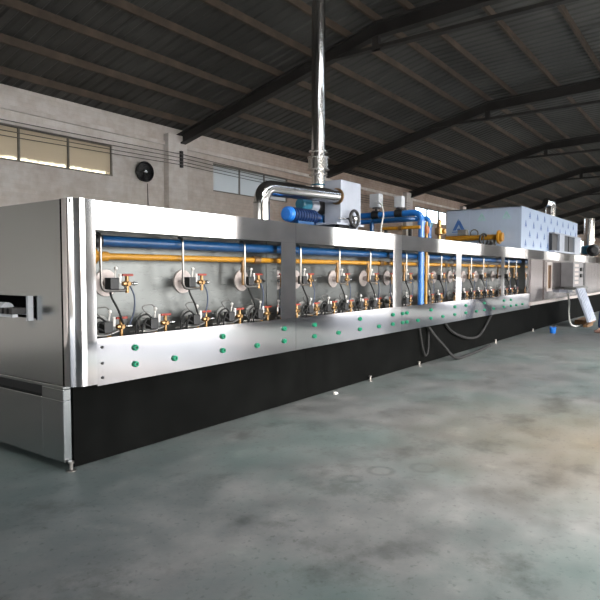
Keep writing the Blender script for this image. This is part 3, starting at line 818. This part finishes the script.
def tri(mb, c, u, w, s):
    """hollow triangle with a bar, the print on the film"""
    c, u, w = Vector(c), Vector(u), Vector(w)
    n = u.cross(w).normalized() * .001
    def quad(pts):
        p = [c + u * a * s + w * b * s for a, b in pts]
        mb.add([q + n for q in p] + [q - n for q in p], [(0, 1, 2, 3), (7, 6, 5, 4), (0, 4, 5, 1), (1, 5, 6, 2), (2, 6, 7, 3), (3, 7, 4, 0)])
    quad([(-.5, -.4), (-.22, -.4), (.06, .18), (-.04, .5)])
    quad([(.5, -.4), (.22, -.4), (-.02, .1), (.06, .42)])
    quad([(-.16, -.4), (.16, -.4), (.1, -.26), (-.1, -.26)])
    quad([(-.55, -.55), (.55, -.55), (.55, -.48), (-.55, -.48)])
mk = None
for i in range(9):
    for j in range(4):
        xx = 13.65 + i * .66 + (.33 if j % 2 else 0)
        if 16.0 < xx and j == 0: continue
        if xx > 19.0: continue
        if mk is None:
            m_ = MB(); tri(m_, (xx, HY0 - .002, 2.06 + j * .215), (1, 0, 0), (0, 0, 1), .15)
            mk = m_.build('film_print', 'mark_blue', hc); mk0 = Vector((xx, 0, j * .215)); mkl = Vector(mk.location)
        else:
            c = mk.copy(); COL.objects.link(c); c.location = mkl + Vector((xx, 0, j * .215)) - mk0
for y, z, s_, m_ in ((5.12, 2.49, .30, 'mark_blue'), (4.58, 2.66, .18, 'mark_green'), (4.02, 2.68, .18, 'mark_green')):
    b = MB(); tri(b, (HX0 - .002, y, z), (0, -1, 0), (0, 0, 1), s_); b.build('film_print', m_, hc)

gm = thing('gas_manifold', 'yellow gas manifold with flange and black handwheel before the film-wrapped chamber', 'manifold', (13.0, 4.7, ZS))
MB().tube([(13.05, 5.32, 2.17), (13.05, 4.12, 2.17)], .062, 18).build('manifold_pipe', 'yellow', gm)
MB().lathe((13.05, 4.14, 2.17), (0, -1, 0), [(0, 0), (0, .06), (.02, .15), (.06, .15), (.06, .10), (.12, .10), (.12, 0)], 22).build('flange', 'yellow', gm)
MB().torus((12.92, 4.40, 2.11), (.35, 1, 0), .13, .024, 24, 8).cyl((12.92, 4.40, 1.98), (12.92, 4.40, 2.24), .014, 8).build('handwheel', 'black', gm)
MB().box(12.96, 13.14, 4.82, 5.02, 2.24, 2.36).build('gauge_box', 'frame', gm, bevel=.01)
MB().torus((13.05, 4.66, 2.27), (1, 0, 0), .085, .014, 20, 8).build('bail', 'wire', gm)
for y in (5.2, 4.25): MB().box(13.0, 13.1, y - .05, y + .05, ZS, 2.12).build('stand', 'frame', gm)
tag(MB().lathe((12.55, 4.10, ZS), (0, 0, 1), [(0, 0), (0, .06), (.04, .10), (.09, .09), (.12, .03), (.16, .03), (.16, 0)], 16).build('shutoff_valve', 'black'), 'small black shutoff valve on the oven top by the yellow manifold', 'valve')

# unit with two dark panes on the chamber front
ac = thing('ventilation_unit', 'pale framed unit with two dark panels fixed to the chamber front', 'ventilation unit', (17.5, 3.6, 1.92))
MB().box(15.75, 19.0, 3.56, 3.695, 1.908, 1.95).box(15.75, 19.0, 3.56, 3.695, 2.38, 2.41).box(16.35, 16.9, 3.57, 3.695, 1.95, 2.38).box(18.2, 19.0, 3.57, 3.695, 1.95, 2.38).build('frame', 'grey_sheet', ac)
MB().box(15.76, 16.349, 3.62, 3.694, 1.951, 2.379).build('dark_panel', 'black', ac)
MB().box(16.901, 18.199, 3.60, 3.694, 1.951, 2.379).build('dark_panel', 'slate', ac)
MB().box(17.50, 17.56, 3.585, 3.60, 1.951, 2.379).build('glazing_bar', 'black', ac)

f2 = flue('chimney_flue', 'short polished flue with bent top standing behind the film-wrapped chamber', 18.05, 4.2, HZ1, 3.28, .14)
MB().tube(arc_path([(18.05, 4.2, 3.27), (18.05, 4.2, 3.36), (17.9, 4.32, 3.40)], .1, 6), .138, 20).build('bent_cap', 'chrome', f2)
f3 = flue('chimney_flue', 'polished flue with black damper beyond the film-wrapped chamber', 21.9, 3.85, ZS, 3.2, .17)
MB().lathe((21.9, 3.85, 2.45), (0, 0, 1), [(0, .17), (0, .2), (.05, .2), (.05, .17)], 22).build('clamp_ring', 'chrome', f3)
MB().lathe((21.75, 3.70, 2.12), (-1, -.25, 0), [(0, 0), (0, .2), (.3, .2), (.36, .1), (.7, .1), (.7, 0)], 18).build('damper_motor', 'black', f3)
MB().lathe((21.9, 3.85, 1.99), (0, 0, 1), [(0, .17), (.05, .24), (.25, .24), (.3, .17)], 20).build('damper_body', 'teal', f3)

# ------------------------------------------------------------------ convection section beyond the burner bays
cs = thing('convection_section', 'closed stainless oven section with slim window past the burner bays', 'oven section', (13.81, YO, 0))
CX0, CX1 = 13.805, 19.4
for a, b in ((CX0, 16.0), (16.002, CX1)):
    MB().prism([(YO, 1.70), (YO, ZT), (YO + .3, ZT), (YO + .3, 1.70)], a, b).build('fascia_panel', 'steel', cs)
for a, b in ((CX0, 14.95), (15.85, 17.2), (17.202, CX1)):
    MB().box(a + .003, b, YO - .005, YO + .1, .72, 1.697).build('front_panel', 'steel_far', cs)
dr = MB().slab_holes('x', (14.955, 15.845), (.73, 1.695), (YO - .025, YO + .06), [(15.22, 15.58, .99, 1.57)]).build('door', 'steel_far', cs)
fr = MB().slab_holes('x', (15.15, 15.65), (.92, 1.64), (YO - .042, YO - .026), [(15.22, 15.58, .99, 1.57)]).build('window_frame', 'plate', dr)
MB().box(15.221, 15.579, YO + .01, YO + .02, .991, 1.569).build('door_glass', 'bronze', dr)
MB().box(CX0, CX1, YO - .03, YO + .1, .64, .715).build('bottom_ledge', 'plate', cs)
MB().box(CX0, CX1, YO + .1, 5.74, .70, ZT - .01).build('body', 'steel_soft', cs)
MB().box(CX0, CX1, 3.72, 3.75, .012, .64).build('base_panel', 'base_black', cs)
MB().box(CX0, CX1, 3.76, 5.7, .0, .69).build('base_frame', 'dark', cs)
foot(14.3, 3.67, cs)

cs2 = thing('outfeed_section', 'last stainless oven section beyond the control cabinet', 'oven section', (19.41, YO, 0))
for a, b in ((19.41, 23.0), (23.002, 28.0)):
    MB().prism([(YO, 1.70), (YO, ZT), (YO + .3, ZT), (YO + .3, 1.70)], a, b).build('fascia_panel', 'steel', cs2)
    MB().box(a + .003, b, YO - .005, YO + .1, .72, 1.697).build('front_panel', 'steel_far', cs2)
MB().box(19.41, 28, YO - .03, YO + .1, .64, .715).build('bottom_ledge', 'plate', cs2)
MB().box(19.41, 28, YO + .1, 5.74, .70, ZT - .01).build('body', 'steel_soft', cs2)
MB().box(19.41, 28, 3.72, 3.75, .0, .64).build('base_panel', 'base_black', cs2)
MB().box(19.41, 28, 3.76, 5.7, .0, .69).build('base_frame', 'dark', cs2)

# control cabinet
cc = thing('control_cabinet', 'grey control cabinet with labels and black switches fixed to the oven', 'cabinet', (17.4, 3.45, .9))
KX0, KX1, KY = 16.75, 18.3, 3.30
MB().box(KX0, KX1, KY, YO - .006, 1.0, 1.66).build('cabinet_body', 'cabinet_grey', cc, bevel=.01)
MB().box(KX1 - .24, KX1 - .02, KY - .012, KY + .0, 1.02, 1.65).build('dark_gap_strip', 'black', cc)  # black strip painted for the shaded gap past the switches
for k in range(5):
    MB().box(KX0 + .12, KX0 + .62, KY - .008, KY, 1.08 + k * .115, 1.15 + k * .115).build('white_label', 'plate', cc)
for z in (1.30, 1.47):
    MB().box(KX0 + .8, KX0 + 1.05, KY - .05, KY, z - .05, z + .05).build('rotary_switch', 'black', cc, bevel=.01)
MB().box(16.6, 18.1, 3.20, 3.50, .935, .998).build('tray_shelf', 'steel_soft', cc)
MB().box(16.6, 17.2, 3.4, YO - .006, .86, .93).build('cable_gland', 'grey_sheet', cc)

# leaning ribbed cover sheet
tr = thing('cover_sheet', 'pale ribbed metal cover leaning from the control cabinet down to floor', 'cover sheet', (16.6, 2.86, 0))
A, B = Vector((16.2, 3.10, .98)), Vector((16.2, 2.80, 0.13))
wv = Vector((.95, 0, 0)); dv = (B - A); nv = wv.cross(dv).normalized()
if nv.y > 0: nv = -nv
t = MB(); t.add([A, A + wv, B + wv, B] + [p + nv * -.05 for p in (A, A + wv, B + wv, B)], [(0, 1, 2, 3), (7, 6, 5, 4), (0, 4, 5, 1), (1, 5, 6, 2), (2, 6, 7, 3), (3, 7, 4, 0)])
t.build('sheet', 'grey_sheet', tr)
t = MB()
for k in range(5):
    q = A + wv * (.1 + .2 * k) + nv * .008
    t.tube([q + dv * .03, q + dv * .97], .016, 6)
t.build('ribs', 'grey_sheet', tr)
MB().box(16.2, 16.95, 2.84, 2.94, 0, .07).build('timber_block', 'wood', tr)
tag(MB().tube(spline([(16.85, 3.45, .835), (16.7, 3.38, .6), (16.3, 3.3, .35), (16.0, 3.2, .1), (16.1, 3.1, .026), (16.4, 3.05, .022), (16.6, 3.06, .022)], 8), .022, 8).build('white_hose', 'white_cord'), 'white hose hanging from the control cabinet to the floor', 'hose')
tag(MB().box(17.0, 18.3, 3.0, 3.3, 0, .12).build('scrap_timber', 'wood', bevel=.01), 'brown timber offcut on the floor under the control cabinet', 'timber')

# ------------------------------------------------------------------ floor things
bk = thing('blue_bucket', 'small bright blue bucket on the floor before the black base', 'bucket', (14.26, 3.22, 0))
MB().lathe((14.26, 3.22, 0), (0, 0, 1), [(0, 0), (0, .06), (.135, .078), (.14, .082), (.14, .074), (.02, .056), (.02, 0)], 20).build('pail', 'blue_motor', bk)
MB().tube(spline([(14.18, 3.22, .13), (14.2, 3.16, .16), (14.26, 3.13, .175), (14.32, 3.16, .16), (14.34, 3.22, .13)], 5), .005, 6).build('handle', 'wire', bk)
h1 = tag(MB().tube(spline([(8.30, 3.685, .62), (8.42, 3.62, .45), (8.66, 3.55, .25), (8.80, 3.48, .10), (9.0, 3.44, .03), (9.5, 3.46, .024), (10.2, 3.5, .024), (10.95, 3.58, .024)], 8), .024, 10).build('floor_hose', 'rubber'), 'black hose dropping under the skirt and lying along the base', 'hose')
h2 = tag(MB().tube(spline([(8.95, 3.686, .62), (9.3, 3.68, .42), (9.9, 3.67, .26), (10.5, 3.67, .22), (10.9, 3.675, .34), (11.4, 3.686, .62)], 8), .022, 10).build('hanging_hose', 'rubber'), 'black hose hanging in a loop before the base', 'hose')
h3 = tag(MB().tube(spline([(8.05, 3.69, .62), (8.15, 3.68, .3), (8.24, 3.67, .14), (8.34, 3.67, .22), (8.40, 3.69, .55)], 8), .016, 10).build('looped_cable', 'rubber'), 'thin black cable in a narrow loop low on the base', 'cable')
x, y, q = 5.62, 3.60, .028
b = MB(); vs = [(x - q, y - q * .4, 0), (x + q * 1.2, y - q * .5, 0), (x + q, y + q * .5, 0), (x - q * .8, y + q * .6, 0)]
b.add(vs + [(p[0] * .9 + x * .1, p[1] * .9 + y * .1, .012 + .006 * k) for k, p in enumerate(vs)], [(3, 2, 1, 0), (4, 5, 6, 7), (0, 1, 5, 4), (1, 2, 6, 5), (2, 3, 7, 6), (3, 0, 4, 7)])
tag(b.build('paper_scrap', 'ceramic'), 'small white paper scrap on the floor along the black base', 'scrap')

# ------------------------------------------------------------------ person at the picture's edge
def skin_mesh(name, chain, edges, mat, parent, sub=2, root=0):
    me = bpy.data.meshes.new(name)
    base = wloc(parent)
    me.from_pydata([tuple(Vector(c[:3]) - base) for c in chain], edges, [])
    me.materials.append(M[mat])
    o = bpy.data.objects.new(name, me); COL.objects.link(o); o.parent = parent
    o.modifiers.new('skin', 'SKIN').use_smooth_shade = True
    for i, c in enumerate(chain):
        me.skin_vertices[0].data[i].radius = (c[3], c[4] if len(c) > 4 else c[3])
        me.skin_vertices[0].data[i].use_root = (i == root)
    s = o.modifiers.new('sub', 'SUBSURF'); s.levels = sub; s.render_levels = sub
    return o
PX, PY = 14.75, 2.03
pe = thing('person', 'person in dark blue trousers standing by the leaning cover sheet', 'person', (PX, PY, 0))
G = lambda a, b, z: (PX + b, PY - a, z)
# one continuous body: pelvis, spine, neck, head, arms, legs
ch_ = [(*G(0, 0, .93), .13, .15), (*G(0, 0, 1.15), .11, .14), (*G(0, 0, 1.38), .11, .16), (*G(0, 0, 1.47), .055), (*G(-.01, 0, 1.54), .06), (*G(-.02, 0, 1.63), .085, .075), (*G(-.01, 0, 1.69), .065),
       (*G(0, .19, 1.39), .055), (*G(.01, .235, 1.12), .042), (*G(-.06, .24, .88), .028), (*G(-.08, .24, .80), .025),
       (*G(0, -.19, 1.39), .055), (*G(.01, -.235, 1.12), .042), (*G(-.06, -.24, .88), .028), (*G(-.08, -.24, .80), .025),
       (*G(0, .10, .85), .09), (*G(-.27, .115, .50), .058), (*G(-.30, .125, .10), .04), (*G(-.38, .13, .04), .032),
       (*G(0, -.10, .85), .09), (*G(.03, -.115, .48), .058), (*G(.16, -.125, .10), .04), (*G(.04, -.13, .04), .032)]
ed_ = [(0, 1), (1, 2), (2, 3), (3, 4), (4, 5), (5, 6), (2, 7), (7, 8), (8, 9), (9, 10), (2, 11), (11, 12), (12, 13), (13, 14), (0, 15), (15, 16), (16, 17), (17, 18), (0, 19), (19, 20), (20, 21), (21, 22)]
body = skin_mesh('body', ch_, ed_, 'skin', pe)
for s in (1, -1):
    for k in range(4):
        y0 = .24 * s + (k - 1.5) * .017
        L = (.075, .085, .08, .065)[k]
        skin_mesh('finger', [(*G(-.08, y0, .80), .009), (*G(-.088, y0, .80 - L * .5), .0085), (*G(-.10, y0, .80 - L), .007)], [(0, 1), (1, 2)], 'skin', pe, 1)
    skin_mesh('thumb', [(*G(-.085, .24 * s - .02 * s, .83), .010), (*G(-.105, .24 * s - .045 * s, .79), .009), (*G(-.115, .24 * s - .045 * s, .76), .0075)], [(0, 1), (1, 2)], 'skin', pe, 1)
skin_mesh('jacket', [(*G(0, 0, .92), .155, .185), (*G(0, 0, 1.15), .135, .165), (*G(0, 0, 1.38), .13, .18), (*G(0, 0, 1.47), .075),
                     (*G(0, .19, 1.39), .075), (*G(.01, .235, 1.12), .06), (*G(-.05, .24, .92), .045),
                     (*G(0, -.19, 1.39), .075), (*G(.01, -.235, 1.12), .06), (*G(-.05, -.24, .92), .045)],
          [(0, 1), (1, 2), (2, 3), (2, 4), (4, 5), (5, 6), (2, 7), (7, 8), (8, 9)], 'jacket', pe)
skin_mesh('trousers', [(*G(0, 0, .93), .15, .17), (*G(0, .10, .84), .105), (*G(-.27, .115, .50), .078), (*G(-.30, .125, .10), .072),
                       (*G(0, -.10, .84), .105), (*G(.03, -.115, .48), .078), (*G(.16, -.125, .10), .07)], [(0, 1), (1, 2), (2, 3), (0, 4), (4, 5), (5, 6)], 'denim', pe)
for s in (1, -1):
    d = -.29 if s > 0 else .17
    skin_mesh('shoe', [(*G(d + .05, .125 * s, .045), .045), (*G(d - .04, .128 * s, .045), .045), (*G(d - .11, .135 * s, .036), .04, .036), (*G(d - .15, .137 * s, .032), .03)], [(0, 1), (1, 2), (2, 3)], 'shoe', pe)
MB().sphere(G(.015, 0, 1.665), .098, 18, 12).build('hair', 'hair', pe)
for s in (1, -1):
    MB().sphere(G(-.098, .03 * s, 1.645), .011, 10, 6).build('eye', 'ceramic', pe)
    MB().sphere(G(-.107, .03 * s, 1.645), .005, 8, 5).build('pupil', 'black', pe)
    MB().sphere(G(-.01, .083 * s, 1.625), .02, 10, 6).build('ear', 'skin', pe)
MB().tube([G(-.098, 0, 1.65), G(-.122, 0, 1.612), G(-.1, 0, 1.605)], [.008, .013, .008], 8).build('nose', 'skin', pe)
MB().tube([G(-.094, -.022, 1.583), G(-.102, 0, 1.582), G(-.094, .022, 1.583)], [.003, .006, .003], 8).build('mouth', 'shoe', pe)

# ------------------------------------------------------------------ daylight
w = bpy.data.worlds.new('sky'); SC.world = w
w.use_nodes = True
nt = w.node_tree
bg = nt.nodes['Background']
sky = nt.nodes.new('ShaderNodeTexSky')
sky.sky_type = 'NISHITA'
sky.sun_disc = False
sky.sun_elevation = math.radians(38)
sky.sun_rotation = math.radians(200)
sky.dust_density = 4.0
sky.air_density = 1.0
hs = nt.nodes.new('ShaderNodeHueSaturation')
hs.inputs['Saturation'].default_value = 0.35
nt.links.new(sky.outputs['Color'], hs.inputs['Color'])
nt.links.new(hs.outputs['Color'], bg.inputs['Color'])
bg.inputs['Strength'].default_value = 2.2
def portal(name, cx, cy, cz, sx, sz, normal):
    l = bpy.data.lights.new(name, 'AREA'); l.shape = 'RECTANGLE'; l.size = sx; l.size_y = sz
    l.cycles.is_portal = True
    o = bpy.data.objects.new(name, l); COL.objects.link(o)
    o.location = (cx, cy, cz)
    o.rotation_euler = Vector(normal).to_track_quat('-Z', 'Y').to_euler()
for a, b in OPEN:
    portal('opening_daylight', (a + b) / 2, YF - .26, ZD / 2, b - a, ZD, (0, 1, 0))
for a, b in ADDED_ROOF_GAPS:  # portals over the added roof gaps
    portal('added_roof_light_portal', (a + b) / 2, -.125, roof_z(-.125) + .36, b - a, .7, (0, 0.19, -1))
portal('window_daylight', 23.2, YB + .26, 3.71, 3.6, .58, (0, -1, 0))
portal('opening_daylight', X0 - .26, 2.2, 1.8, 8.8, 3.6, (1, 0, 0))  # portal for the opening added in the near end wall
portal('opening_daylight', X1 + .26, 2.0, 1.75, 3.0, 3.5, (-1, 0, 0))

SC.cycles.use_denoising = True
SC.cycles.max_bounces = 10
SC.cycles.diffuse_bounces = 6
SC.cycles.glossy_bounces = 6
SC.cycles.transparent_max_bounces = 12
SC.cycles.sample_clamp_indirect = 12.0
SC.cycles.caustics_reflective = True
SC.view_settings.view_transform = 'Standard'
SC.view_settings.look = 'None'
SC.view_settings.gamma = 1.0
SC.view_settings.use_curve_mapping = False
SC.view_settings.exposure = -0.15
